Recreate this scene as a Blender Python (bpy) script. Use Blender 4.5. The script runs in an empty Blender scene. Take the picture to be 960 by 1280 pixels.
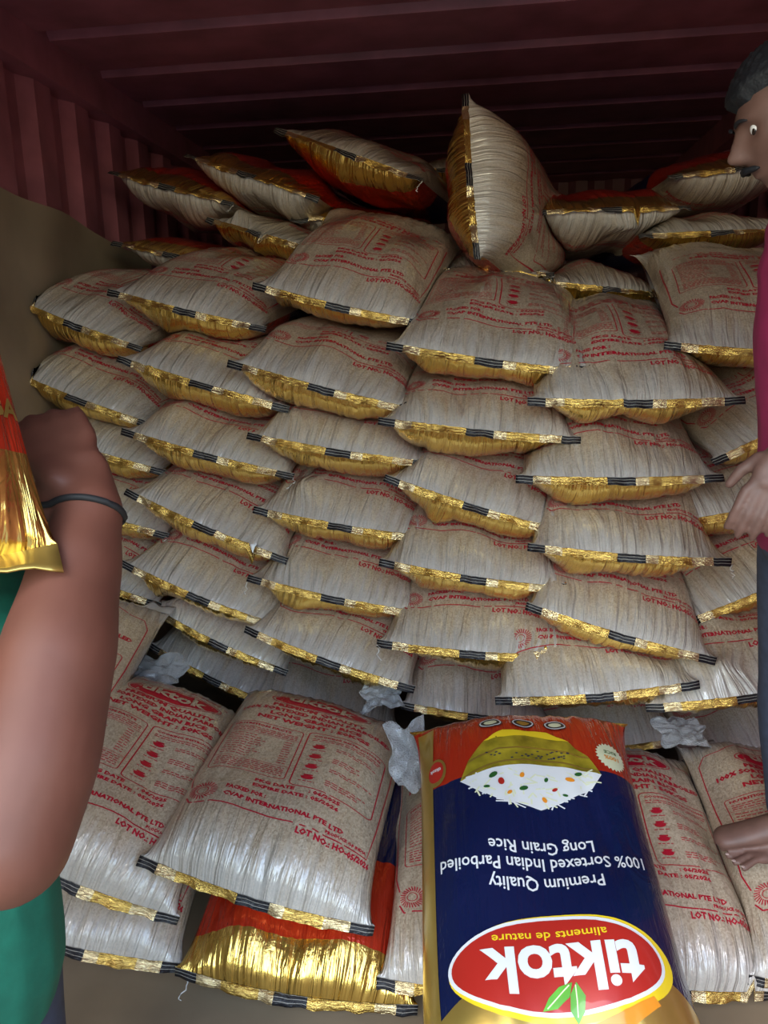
import bpy, bmesh, math, random
import numpy as np
from mathutils import Vector, Matrix
from mathutils.bvhtree import BVHTree

# ------------------------------------------------------------------ camera
SC = bpy.context.scene
COL = SC.collection
FPX = 967.0
CAM = Vector((0, 0, 1.5))
PITCH, YAW, ROLL = math.radians(12.25), math.radians(7.0), math.radians(1.5)
_f = Vector((-math.sin(YAW)*math.cos(PITCH), math.cos(YAW)*math.cos(PITCH), -math.sin(PITCH)))
_r0 = Vector((math.cos(YAW), math.sin(YAW), 0))
_u0 = _r0.cross(_f)
_r = _r0*math.cos(ROLL) - _u0*math.sin(ROLL)
_u = _u0*math.cos(ROLL) + _r0*math.sin(ROLL)
cd = bpy.data.cameras.new('camera')
cam = bpy.data.objects.new('camera', cd); COL.objects.link(cam)
cd.sensor_fit = 'VERTICAL'; cd.sensor_height = 24; cd.sensor_width = 18
cd.lens = FPX/1280*24
cd.clip_start = .02
m = Matrix((_r, _u, -_f)).transposed().to_4x4(); m.translation = CAM
cam.matrix_world = m
SC.camera = cam

def at(px, py, z):
    """world point seen at a pixel, z metres along the view axis"""
    return CAM + _f*z + _r*((px-480)/FPX*z) + _u*((640-py)/FPX*z)

# ------------------------------------------------------------------ light
W_ = bpy.data.worlds.new('daylight'); SC.world = W_; W_.use_nodes = True
nt = W_.node_tree; nt.nodes.clear()
wo = nt.nodes.new('ShaderNodeOutputWorld'); bg = nt.nodes.new('ShaderNodeBackground')
sk = nt.nodes.new('ShaderNodeTexSky'); sk.sky_type = 'NISHITA'
sk.sun_disc = False; sk.sun_elevation = math.radians(48); sk.sun_rotation = math.radians(205)
sk.dust_density = 1.0; sk.air_density = 1.5
nt.links.new(sk.outputs[0], bg.inputs[0]); bg.inputs[1].default_value = 0.62
nt.links.new(bg.outputs[0], wo.inputs[0])
SC.view_settings.view_transform = 'Standard'; SC.view_settings.look = 'None'
SC.view_settings.gamma = 1; SC.view_settings.use_curve_mapping = False
SC.view_settings.exposure = 0.5
# the open container door behind the camera lets the sky in (portal: adds no light)
XL, XR, YB, YO, ZC = -1.56, 1.30, 5.9, -0.35, 2.58
pd = bpy.data.lights.new('doorway_portal', 'AREA'); pd.shape = 'RECTANGLE'
pd.size = XR-XL; pd.size_y = ZC; pd.cycles.is_portal = True
po = bpy.data.objects.new('doorway_portal', pd); COL.objects.link(po)
po.location = ((XL+XR)/2, YO, ZC/2); po.rotation_euler = (math.radians(90), 0, 0)

# ------------------------------------------------------------------ materials
def mat(name):
    m = bpy.data.materials.new(name); m.use_nodes = True
    nt = m.node_tree; b = nt.nodes['Principled BSDF']
    return m, nt, b
def N(nt, t, **kw):
    n = nt.nodes.new(t)
    for k, v in kw.items():
        if k.startswith('i_'):
            n.inputs[k[2:].replace('_', ' ')].default_value = v
        else: setattr(n, k, v)
    return n
def ramp(nt, stops, interp='LINEAR'):
    r = nt.nodes.new('ShaderNodeValToRGB'); r.color_ramp.interpolation = interp
    e = r.color_ramp.elements
    while len(e) < len(stops): e.new(.5)
    for k, (p, c) in enumerate(stops):
        e[k].position = p; e[k].color = tuple(c)+(1,) if len(c) == 3 else c
    return r
def math_(nt, op, a, b=None):
    n = nt.nodes.new('ShaderNodeMath'); n.operation = op
    for k, v in ((0, a), (1, b)):
        if v is None: continue
        if isinstance(v, (int, float)): n.inputs[k].default_value = v
        else: nt.links.new(v, n.inputs[k])
    return n.outputs[0]
def simple(name, col, rough=.6, metal=0, noise=.0, nscale=30, bump=0, coat=0):
    m, nt, b = mat(name)
    b.inputs['Roughness'].default_value = rough; b.inputs['Metallic'].default_value = metal
    b.inputs['Coat Weight'].default_value = coat
    tc = N(nt, 'ShaderNodeTexCoord'); nz = N(nt, 'ShaderNodeTexNoise', i_Scale=nscale, i_Detail=4.0)
    nt.links.new(tc.outputs['Object'], nz.inputs['Vector'])
    lo = tuple(max(0, c*(1-noise)) for c in col); hi = tuple(min(1, c*(1+noise)) for c in col)
    r = ramp(nt, [(.3, lo), (.7, hi)]); nt.links.new(nz.outputs[0], r.inputs[0])
    nt.links.new(r.outputs[0], b.inputs['Base Color'])
    if bump:
        bp = N(nt, 'ShaderNodeBump', i_Strength=1.0, i_Distance=bump)
        nt.links.new(nz.outputs[0], bp.inputs['Height']); nt.links.new(bp.outputs[0], b.inputs['Normal'])
    return m

def wrinkle_bump(nt, b, dist=.004, base=.25, reach=.2, fine=True, coat=True):
    """pleats running away from the seams, in the flat pattern coordinates (UV = u, v of the sack)"""
    uv = N(nt, 'ShaderNodeUVMap', uv_map='UVMap')
    sx = N(nt, 'ShaderNodeSeparateXYZ'); nt.links.new(uv.outputs[0], sx.inputs[0])
    oi = N(nt, 'ShaderNodeObjectInfo')
    rnd = math_(nt, 'MULTIPLY', oi.outputs['Random'], 37.0)
    def nz(su, sv, det, rough):
        cb = N(nt, 'ShaderNodeCombineXYZ')
        nt.links.new(math_(nt, 'MULTIPLY', sx.outputs[0], su), cb.inputs[0])
        nt.links.new(math_(nt, 'MULTIPLY', sx.outputs[1], sv), cb.inputs[1])
        nt.links.new(rnd, cb.inputs[2])
        n = N(nt, 'ShaderNodeTexNoise', i_Scale=1.0, i_Detail=det, i_Roughness=rough, i_Distortion=.6)
        nt.links.new(cb.outputs[0], n.inputs['Vector']); return n.outputs[0]
    n1 = nz(26, 3.5, 3.0, .55); n2 = nz(9, 9, 4.0, .6)
    v = sx.outputs[1]
    d = math_(nt, 'MINIMUM', v, math_(nt, 'SUBTRACT', 1.0, v))
    msk = math_(nt, 'ADD', math_(nt, 'MAXIMUM', math_(nt, 'SUBTRACT', 1.0, math_(nt, 'DIVIDE', d, reach)), 0.0), base)
    h1 = math_(nt, 'MULTIPLY', n1, msk)
    h = math_(nt, 'ADD', h1, math_(nt, 'MULTIPLY', n2, .35))
    bp = N(nt, 'ShaderNodeBump', i_Strength=1.0, i_Distance=dist)
    nt.links.new(h, bp.inputs['Height'])
    nt.links.new(bp.outputs[0], b.inputs['Normal'])
    if coat: nt.links.new(bp.outputs[0], b.inputs['Coat Normal'])
    return sx, oi

def make_clear():
    m, nt, b = mat('rice_seen_through_film')
    sx, oi = wrinkle_bump(nt, b, .018, .15, .28)
    tc = N(nt, 'ShaderNodeTexCoord')
    vo = N(nt, 'ShaderNodeTexVoronoi', i_Scale=260.0); nt.links.new(tc.outputs['Object'], vo.inputs['Vector'])
    g = ramp(nt, [(.0, (.32, .24, .16)), (.5, (.47, .375, .265)), (1, (.57, .47, .345))])
    nt.links.new(vo.outputs['Color'], g.inputs[0])
    nz = N(nt, 'ShaderNodeTexNoise', i_Scale=5.0, i_Detail=3.0); nt.links.new(tc.outputs['Object'], nz.inputs['Vector'])
    mx = N(nt, 'ShaderNodeMix', data_type='RGBA', blend_type='MULTIPLY'); mx.inputs[0].default_value = .5
    r2 = ramp(nt, [(.3, (.80, .78, .76)), (.7, (1, 1, 1))]); nt.links.new(nz.outputs[0], r2.inputs[0])
    nt.links.new(g.outputs[0], mx.inputs[6]); nt.links.new(r2.outputs[0], mx.inputs[7])
    # loose milky film by the hems
    v = sx.outputs[1]
    d = math_(nt, 'MINIMUM', v, math_(nt, 'SUBTRACT', 1.0, v))
    cb = N(nt, 'ShaderNodeCombineXYZ')
    nt.links.new(math_(nt, 'MULTIPLY', sx.outputs[0], 30.0), cb.inputs[0])
    nt.links.new(math_(nt, 'MULTIPLY', v, 6.0), cb.inputs[1])
    nt.links.new(math_(nt, 'MULTIPLY', oi.outputs['Random'], 20.0), cb.inputs[2])
    n3 = N(nt, 'ShaderNodeTexNoise', i_Scale=1.0, i_Detail=3.0); nt.links.new(cb.outputs[0], n3.inputs['Vector'])
    dd = math_(nt, 'ADD', d, math_(nt, 'MULTIPLY', math_(nt, 'SUBTRACT', n3.outputs[0], .5), .22))
    r3 = ramp(nt, [(.0, (.62, .62, .62)), (.14, (0, 0, 0))]); nt.links.new(dd, r3.inputs[0])
    m2 = N(nt, 'ShaderNodeMix', data_type='RGBA'); nt.links.new(r3.outputs[0], m2.inputs[0])
    nt.links.new(mx.outputs[2], m2.inputs[6]); m2.inputs[7].default_value = (.56, .555, .54, 1)
    nt.links.new(m2.outputs[2], b.inputs['Base Color'])
    b.inputs['Specular IOR Level'].default_value = .75; b.inputs['Roughness'].default_value = .30
    b.inputs['Coat Weight'].default_value = 1; b.inputs['Coat Roughness'].default_value = .12
    return m
def make_print():
    m, nt, b = mat('red_ink')
    b.inputs['Base Color'].default_value = (.43, .006, .026, 1)
    b.inputs['Roughness'].default_value = .4
    wrinkle_bump(nt, b, .011, .12, .24)
    b.inputs['Coat Weight'].default_value = .3; b.inputs['Coat Roughness'].default_value = .2
    return m
def gold_nodes(nt, sx):
    rb = N(nt, 'ShaderNodeMath', operation='SINE')
    nt.links.new(math_(nt, 'MULTIPLY', sx.outputs[0], 420.0), rb.inputs[0])
    return rb.outputs[0]
def make_foil(name, gold=.135, red=.40):
    m, nt, b = mat(name)
    sx, oi = wrinkle_bump(nt, b, .014, .34, .25)
    v = sx.outputs[1]
    r = ramp(nt, [(0, (.90, .60, .14)), (gold, (.55, .035, .012)), (red, (.004, .010, .052)), (.86, (.70, .45, .10))], 'CONSTANT')
    nt.links.new(v, r.inputs[0]); nt.links.new(r.outputs[0], b.inputs['Base Color'])
    r2 = ramp(nt, [(0, (.95,)*3), (gold, (.45,)*3), (red, (.15,)*3), (.86, (.9,)*3)], 'CONSTANT')
    nt.links.new(v, r2.inputs[0]); nt.links.new(r2.outputs[0], b.inputs['Metallic'])
    b.inputs['Roughness'].default_value = .22
    b.inputs['Coat Weight'].default_value = .5; b.inputs['Coat Roughness'].default_value = .12
    return m
def make_hem():
    m, nt, b = mat('gold_hem_with_black_marks')
    sx, oi = wrinkle_bump(nt, b, .006, .8, .3)
    u = sx.outputs[0]
    K = (.012, .012, .016); G = (.80, .53, .14); G2 = (.86, .68, .38)
    r = ramp(nt, [(0, K), (.085, G2), (.17, G), (.44, K), (.575, G2), (.64, G), (.80, G2), (.905, K)], 'CONSTANT')
    nt.links.new(u, r.inputs[0]); 
    # two pale printed lines across the black marks
    v = sx.outputs[1]
    fr = math_(nt, 'FRACT', math_(nt, 'MULTIPLY', v, 3.0))
    ln = math_(nt, 'LESS_THAN', fr, .16)
    isk = ramp(nt, [(0, (1,)*3), (.085, (0,)*3), (.44, (1,)*3), (.575, (0,)*3), (.905, (1,)*3)], 'CONSTANT')
    nt.links.new(u, isk.inputs[0])
    mx = N(nt, 'ShaderNodeMix', data_type='RGBA')
    nt.links.new(math_(nt, 'MULTIPLY', math_(nt, 'MULTIPLY', ln, isk.outputs[0]), .55), mx.inputs[0])
    nt.links.new(r.outputs[0], mx.inputs[6]); mx.inputs[7].default_value = (.55, .5, .42, 1)
    nt.links.new(mx.outputs[2], b.inputs['Base Color'])
    nt.links.new(math_(nt, 'SUBTRACT', .92, math_(nt, 'MULTIPLY', isk.outputs[0], .85)), b.inputs['Metallic'])
    b.inputs['Roughness'].default_value = .26
    return m
M = {}
M['clear'] = make_clear(); M['ink'] = make_print(); M['hem'] = make_hem()
M['foil'] = make_foil('gold_red_navy_foil', .105, .40); M['foil_k'] = make_foil('red_navy_foil', .012, .27)
M['foil_c'] = make_foil('gold_red_foil', .115, .80)
M['film'] = simple('milky_film', (.62, .62, .60), .22, 0, .15, 20, .003, .8)
M['thread'] = simple('white_sewing_thread', (.7, .68, .64), .8, 0, .1)
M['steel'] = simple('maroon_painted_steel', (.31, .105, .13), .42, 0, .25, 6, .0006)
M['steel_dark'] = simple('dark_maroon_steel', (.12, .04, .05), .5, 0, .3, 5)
M['kraft'] = simple('brown_kraft_paper', (.27, .205, .13), .75, 0, .18, 4, .004)
M['ply'] = simple('worn_plywood_floor', (.20, .15, .10), .7, 0, .35, 7, .001)
M['white'] = simple('white_ink', (.68, .69, .68), .35, 0, .02, 9, 0, .5)
M['logo_red'] = simple('logo_red_ink', (.43, .022, .014), .3, .1, .05, 9, 0, .6)
M['yellow'] = simple('yellow_ink', (.85, .62, .02), .3, .1, .04, 9, 0, .6)
M['orange'] = simple('orange_ink', (.80, .28, .02), .3, .1, .04, 9, 0, .6)
M['green'] = simple('green_leaf_ink', (.10, .38, .03), .3, 0, .25, 20, 0, .6)
M['darkgreen'] = simple('dark_green_ink', (.02, .10, .02), .35, 0, .2, 20, 0, .5)
M['cream'] = simple('cream_ink', (.68, .70, .45), .4, 0, .05, 9, 0, .5)
M['olive'] = simple('olive_gold_bowl_ink', (.34, .27, .02), .3, .3, .45, 25, 0, .6)
M['goldp'] = simple('gold_foil_print', (.60, .42, .10), .3, .8, .08, 15, .001, .5)
M['navy'] = simple('navy_ink', (.01, .016, .06), .3, .1, .1, 9, 0, .6)
M['black'] = simple('black_ink', (.02, .02, .02), .4, 0, .1)

# ------------------------------------------------------------------ helpers
def link(name, me, mats, parent=None):
    o = bpy.data.objects.new(name, me); COL.objects.link(o)
    if not isinstance(mats, (list, tuple)): mats = [mats]
    for m_ in mats:
        if m_.name not in [x.name for x in me.materials if x]: me.materials.append(m_)
    if parent: o.parent = parent
    return o
def new_mesh(name, V, F, smooth=True):
    me = bpy.data.meshes.new(name); me.from_pydata([tuple(v) for v in V], [], [tuple(f) for f in F])
    if smooth: me.polygons.foreach_set('use_smooth', [True]*len(me.polygons))
    me.update(); return me
def tag(o, label, cat, group=None, kind=None):
    if label: o['label'] = label
    if cat: o['category'] = cat
    if group: o['group'] = group
    if kind: o['kind'] = kind
    return o
def empty(name, loc):
    e = bpy.data.objects.new(name, None); COL.objects.link(e); e.location = loc
    e.empty_display_size = .05; return e
def structure(name, V, F, mt, smooth=False):
    o = link(name, new_mesh(name, V, F, smooth), mt); o['kind'] = 'structure'; return o
def boxVF(x0, x1, y0, y1, z0, z1):
    V = [(x, y, z) for x in (x0, x1) for y in (y0, y1) for z in (z0, z1)]
    F = [(0, 1, 3, 2), (4, 6, 7, 5), (0, 4, 5, 1), (2, 3, 7, 6), (0, 2, 6, 4), (1, 5, 7, 3)]
    return V, F

# ------------------------------------------------------------------ the container
def corrugated(name, prof, a0, a1, place, mt, th=.004):
    """prof: list of (t, offset); extruded from a0 to a1, closed with thickness"""
    V, F = [], []
    n = len(prof)
    for t, o in prof:
        for a in (a0, a1): V.append(place(t, a, o))
    for t, o in prof:
        for a in (a0, a1): V.append(place(t, a, o+th))
    for i in range(n-1):
        F.append((2*i, 2*i+1, 2*i+3, 2*i+2))
        F.append((2*n+2*i, 2*n+2*i+2, 2*n+2*i+3, 2*n+2*i+1))
    F += [(0, 2*n, 2*n+1, 1), (2*n-2, 2*n-1, 4*n-1, 4*n-2)]
    return structure(name, V, F, mt)
def trapez(t0, t1, pitch, flat, slope, top, depth, phase=0):
    P = [(t0, 0)]; t = t0+phase
    while t+flat+2*slope+top < t1:
        P += [(t+flat, 0), (t+flat+slope, depth), (t+flat+slope+top, depth), (t+flat+2*slope+top, 0)]
        t += pitch
    P.append((t1, 0)); return P
# roof: broad flats with narrow raised ribs, offset = upward
corrugated('ceiling', trapez(YO, YB+.1, .40, .315, .024, .037, .034, .03), XL+.02, XR-.02,
           lambda t, a, o: (a, t, ZC+o), M['steel'])
corrugated('wall_left', trapez(YO, YB, .29, .11, .06, .06, .036), 0, ZC-.02,
           lambda t, a, o: (XL-o, t, a), M['steel'])
corrugated('wall_right', trapez(YO, YB, .29, .11, .06, .06, .036), 0, ZC-.02,
           lambda t, a, o: (XR+o, t, a), M['steel'])
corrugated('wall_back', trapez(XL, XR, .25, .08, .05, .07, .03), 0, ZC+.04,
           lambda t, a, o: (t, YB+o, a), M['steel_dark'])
structure('floor', *boxVF(XL-.04, XR+.04, YO-.1, YB+.05, -.03, 0), M['ply'])
structure('trim_1', *boxVF(XL-.05, XL+.055, YO, YB, ZC-.13, ZC+.05), M['steel'])
structure('trim_2', *boxVF(XR-.055, XR+.05, YO, YB, ZC-.13, ZC+.05), M['steel'])
gd = structure('ground', *boxVF(-40, 40, -60, -.6, -1.25, -1.2), simple('concrete_yard', (.20, .19, .18), .85, 0, .15, 2))

structure('low_sky_blocker', *boxVF(-25, 25, -9.3, -9, -1.2, 1.3), simple('grey_sky_blocker', (.22, .22, .22), .8, 0, .1, 1))  # unseen slab added behind the camera to block light from the low sky
def ray_x(px, py, X):
    p = at(px, py, 1.0)-CAM; k = (X-CAM.x)/p.x; return CAM+p*k
def ray_z(px, py, Z):
    p = at(px, py, 1.0)-CAM; k = (Z-CAM.z)/p.z; return CAM+p*k
# kraft paper hung on the left wall
p0 = ray_x(4, 229, XL+.03); p1 = ray_x(134, 298, XL+.03)
sl = (p1.z-p0.z)/(p1.y-p0.y)
rnd = random.Random(5)
V, F = [], []
ny, nz_ = 60, 30
for j in range(nz_+1):
    for i in range(ny+1):
        y = YO+.1+(3.9)*i/ny
        ztop = p0.z + sl*(y-p0.y) + .01*math.sin(y*9)
        z = .01+(ztop-.01)*j/nz_
        x = XL+.028 + .012*math.sin(y*5+z*2) + .007*math.sin(y*13-z*5) + .012*(j/nz_)**6*math.sin(y*7+1)
        V.append((x, y, z))
n0 = len(V)
for v in list(V): V.append((v[0]-.002, v[1], v[2]))
for j in range(nz_):
    for i in range(ny):
        a = j*(ny+1)+i
        F.append((a, a+1, a+ny+2, a+ny+1)); F.append((n0+a, n0+a+ny+1, n0+a+ny+2, n0+a+1))
o = link('paper_lining', new_mesh('paper_lining', V, F), M['kraft'])
tag(o, 'brown kraft paper lining hung against the dark maroon left wall', 'paper')
# paper sheet over the floor by the near sacks
V, F = [], []
nx, ny = 40, 40
for j in range(ny+1):
    for i in range(nx+1):
        x = XL+.06+(XR-XL-.12)*i/nx; y = YO+.02+2.35*j/ny
        V.append((x, y, .006+.004*math.sin(x*7+y*3)*math.sin(y*5)))
n0 = len(V)
for v in list(V): V.append((v[0], v[1], .001))
for j in range(ny):
    for i in range(nx):
        a = j*(nx+1)+i
        F.append((a, a+1, a+nx+2, a+nx+1)); F.append((n0+a, n0+a+nx+1, n0+a+nx+2, n0+a+1))
o = link('floor_paper', new_mesh('floor_paper', V, F), M['kraft'])
tag(o, 'flat brown kraft paper spread on the floor below the nearest sacks', 'paper')

# ------------------------------------------------------------------ flat print artwork (2D, metres)
FW, FL = .56, .88
class Art:
    def __init__(s): s.V = []; s.F = []; s.L = []
    def add(s, V, F, layer=0):
        n = len(s.V); s.V += [tuple(v[:2]) for v in V]; s.F += [tuple(i+n for i in f) for f in F]; s.L += [layer]*len(V)
    def fine(s, thr=.022):
        bm = bmesh.new(); lay = bm.verts.layers.float.new('l')
        vs = []
        for v, l in zip(s.V, s.L):
            w = bm.verts.new((v[0], v[1], 0)); w[lay] = l; vs.append(w)
        for f in s.F:
            if len(set(f)) > 2:
                try: bm.faces.new([vs[i] for i in f])
                except ValueError: pass
        bmesh.ops.triangulate(bm, faces=bm.faces[:])
        for _ in range(6):
            es = [e for e in bm.edges if e.calc_length() > thr]
            if not es: break
            bmesh.ops.subdivide_edges(bm, edges=es, cuts=1)
            bmesh.ops.triangulate(bm, faces=[f for f in bm.faces if len(f.verts) > 3])
        bm.verts.index_update()
        for f_ in bm.faces:
            a_, b_, c_ = [v.co for v in f_.verts]
            if (b_.x-a_.x)*(c_.y-a_.y)-(b_.y-a_.y)*(c_.x-a_.x) < 0: f_.normal_flip()
        V = np.array([v.co[:2] for v in bm.verts]); L = np.array([v[lay] for v in bm.verts])
        F = np.array([[v.index for v in f.verts] for f in bm.faces]); bm.free()
        return V, F, L
_tc = {}
def text2d(s, size, bold=.0, res=2):
    key = (s, bold, res)
    if key not in _tc:
        cu = bpy.data.curves.new('t', 'FONT'); cu.body = s; cu.size = 1; cu.offset = bold
        cu.resolution_u = res; cu.align_x = 'LEFT'
        ob = bpy.data.objects.new('t', cu)
        COL.objects.link(ob)
        dg = bpy.context.evaluated_depsgraph_get()
        me = bpy.data.meshes.new_from_object(ob.evaluated_get(dg))
        V = [tuple(v.co) for v in me.vertices]; F = [tuple(p.vertices) for p in me.polygons]
        bpy.data.objects.remove(ob); bpy.data.curves.remove(cu); bpy.data.meshes.remove(me)
        _tc[key] = (V, F)
    V, F = _tc[key]
    return [(x*size, y*size) for x, y, _ in V], F
def put_text(art, s, x, y, h, width=None, bold=.045, layer=0, align='L', arc=0, rot=0, res=2):
    V, F = text2d(s, h/.70, bold, res)
    x0 = min(v[0] for v in V); x1 = max(v[0] for v in V)
    k = 1 if width is None else width/(x1-x0)
    w = (x1-x0)*k
    ox = x if align == 'L' else x-w/2 if align == 'C' else x-w
    P = [((v[0]-x0)*k+ox, v[1]+y) for v in V]
    if arc: P = [(a, b+arc*((a-x)/(w/2))**2) for a, b in P]
    if rot:
        c, s_ = math.cos(rot), math.sin(rot)
        P = [(x+(a-x)*c-(b-y)*s_, y+(a-x)*s_+(b-y)*c) for a, b in P]
    art.add(P, F, layer)
def rect(art, x0, y0, x1, y1, layer=0): art.add([(x0, y0), (x1, y0), (x1, y1), (x0, y1)], [(0, 1, 2, 3)], layer)
def line(art, pts, w, closed=False, layer=0):
    n = len(pts); V = []; F = []
    for i, p in enumerate(pts):
        a = pts[(i-1) % n] if (closed or i > 0) else p
        c = pts[(i+1) % n] if (closed or i < n-1) else p
        dx, dy = c[0]-a[0], c[1]-a[1]; l = math.hypot(dx, dy) or 1
        nx, ny = -dy/l*w/2, dx/l*w/2
        V += [(p[0]+nx, p[1]+ny), (p[0]-nx, p[1]-ny)]
    for i in range(n if closed else n-1):
        a = 2*i; b = 2*((i+1) % n); F.append((a, a+1, b+1, b))
    art.add(V, F, layer)
def rrect_pts(x0, y0, x1, y1, r, k=4):
    P = []
    for cx, cy, a0 in ((x1-r, y0+r, -90), (x1-r, y1-r, 0), (x0+r, y1-r, 90), (x0+r, y0+r, 180)):
        for i in range(k+1):
            a = math.radians(a0+90*i/k); P.append((cx+r*math.cos(a), cy+r*math.sin(a)))
    return P
def fill(art, pts, layer=0):
    cx = sum(p[0] for p in pts)/len(pts); cy = sum(p[1] for p in pts)/len(pts)
    V = [(cx, cy)]+list(pts); n = len(pts)
    art.add(V, [(0, 1+i, 1+(i+1) % n) for i in range(n)], layer)
def ell(cx, cy, rx, ry, n=40, rot=0, a0=0, a1=360):
    c, s = math.cos(rot), math.sin(rot); P = []
    m_ = n if a1-a0 == 360 else n+1
    for i in range(m_):
        a = math.radians(a0+(a1-a0)*i/n); x, y = rx*math.cos(a), ry*math.sin(a)
        P.append((cx+x*c-y*s, cy+x*s+y*c))
    return P

def clear_art():
    A = Art(); rn = random.Random(3)
    # outline with notched lower left corner
    P = [(.085, .200), (.10, .185), (.50, .150), (.505, .165)] if False else None
    line(A, [(.075, .175), (.505, .175), (.515, .30), (.522, .55), (.515, .80), (.49, .842), (.45, .835), (.40, .862), (.28, .872),
             (.16, .862), (.11, .835), (.07, .842), (.045, .80), (.04, .55)], .0042)
    line(A, [(.04, .55), (.045, .30), (.06, .245)], .0042)
    line(A, [(.06, .20), (.075, .175)], .0042)
    put_text(A, 'LOT NO.: HO-05/2026', .518, .146, .019, .185, .05, align='R', res=1)
    put_text(A, 'PRODUCE OF INDIA', .500, .186, .010, .105, .05, align='R', res=1)
    put_text(A, 'PACKED FOR :', .150, .238, .0155, .095, .05, res=1)
    put_text(A, 'CVAP INTERNATIONAL PTE LTD', .150, .206, .0155, .285, .05, res=1)
    # round stamp of little strokes
    for k in range(26):
        a = 2*math.pi*k/26
        line(A, [(.098+.020*math.cos(a), .222+.020*math.sin(a)), (.098+.036*math.cos(a+.18), .222+.036*math.sin(a+.18))], .0030)
    line(A, ell(.098, .222, .014, .014, 14), .0022, True)
    put_text(A, 'PKG DATE      : 06/2025', .205, .299, .0130, .205, .05, res=1)
    put_text(A, 'EXPIRE DATE : 05/2026', .205, .275, .0130, .205, .05, res=1)
    # tables
    line(A, rrect_pts(.075, .335, .268, .600, .012), .0026, True)
    line(A, rrect_pts(.282, .320, .490, .610, .014), .0032, True)
    put_text(A, 'NUTRITION FACTS', .088, .580, .010, .150, .05, res=1)
    def greek(x0, x1, y, h=.0034):
        x = x0
        while x < x1:
            w = min(rn.uniform(.006, .018), x1-x)
            rect(A, x, y, x+w, y+h); x += w+.0035
    for k in range(3): greek(.088, .258, .566-.009*k)
    line(A, [(.077, .541), (.266, .541)], .0016)
    for k in range(10):
        greek(.088, rn.uniform(.14, .19), .526-.0125*k); greek(.232, .254, .526-.0125*k)
    line(A, [(.077, .400), (.266, .400)], .0016)
    for k in range(5): greek(.088, .258, .388-.0095*k)
    put_text(A, 'COOKING INSTRUCTIONS', .295, .588, .0085, .18, .05, res=1)
    for k in range(2): greek(.295, .475, .574-.009*k)
    for k in range(4):
        y = .530-.055*k
        fill(A, ell(.318, y, .015, .010, 14)); rect(A, .308, y+.009, .330, y+.015)
        rect(A, .300, y+.003, .337, y+.0055)
        greek(.300, .338, y-.020)
        for q in range(2+k % 2): greek(.362, rn.uniform(.42, .475), y+.004-.009*q)
    # heading
    put_text(A, 'PREMIUM QUALITY', .285, .722, .0185, .255, .05, align='C', res=1)
    put_text(A, '100% SORTEXED INDIAN PARBOILED', .285, .692, .0185, .410, .05, align='C', res=1)
    put_text(A, 'LONG GRAIN RICE', .285, .662, .0185, .245, .05, align='C', res=1)
    put_text(A, 'NET WEIGHT : 50KGS', .285, .632, .0185, .300, .05, align='C', res=1)
    # logo oval, the letters left open: ring strips plus cream letters laid over
    fill(A, [(x, y+.012*math.sin((x-.28)*14)) for x, y in ell(.28, .792, .128, .040, 48)])
    line(A, [(x, y+.012*math.sin((x-.28)*14)) for x, y in ell(.28, .792, .136, .048, 48)], .003, True)
    return A
def logo_letters():
    A = Art(); put_text(A, 'tiktok', .28, .775, .045, .19, .035, 1.0, 'C', res=2); return A
CLEAR = clear_art().fine(.03); LETTERS = logo_letters().fine(.03)

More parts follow.
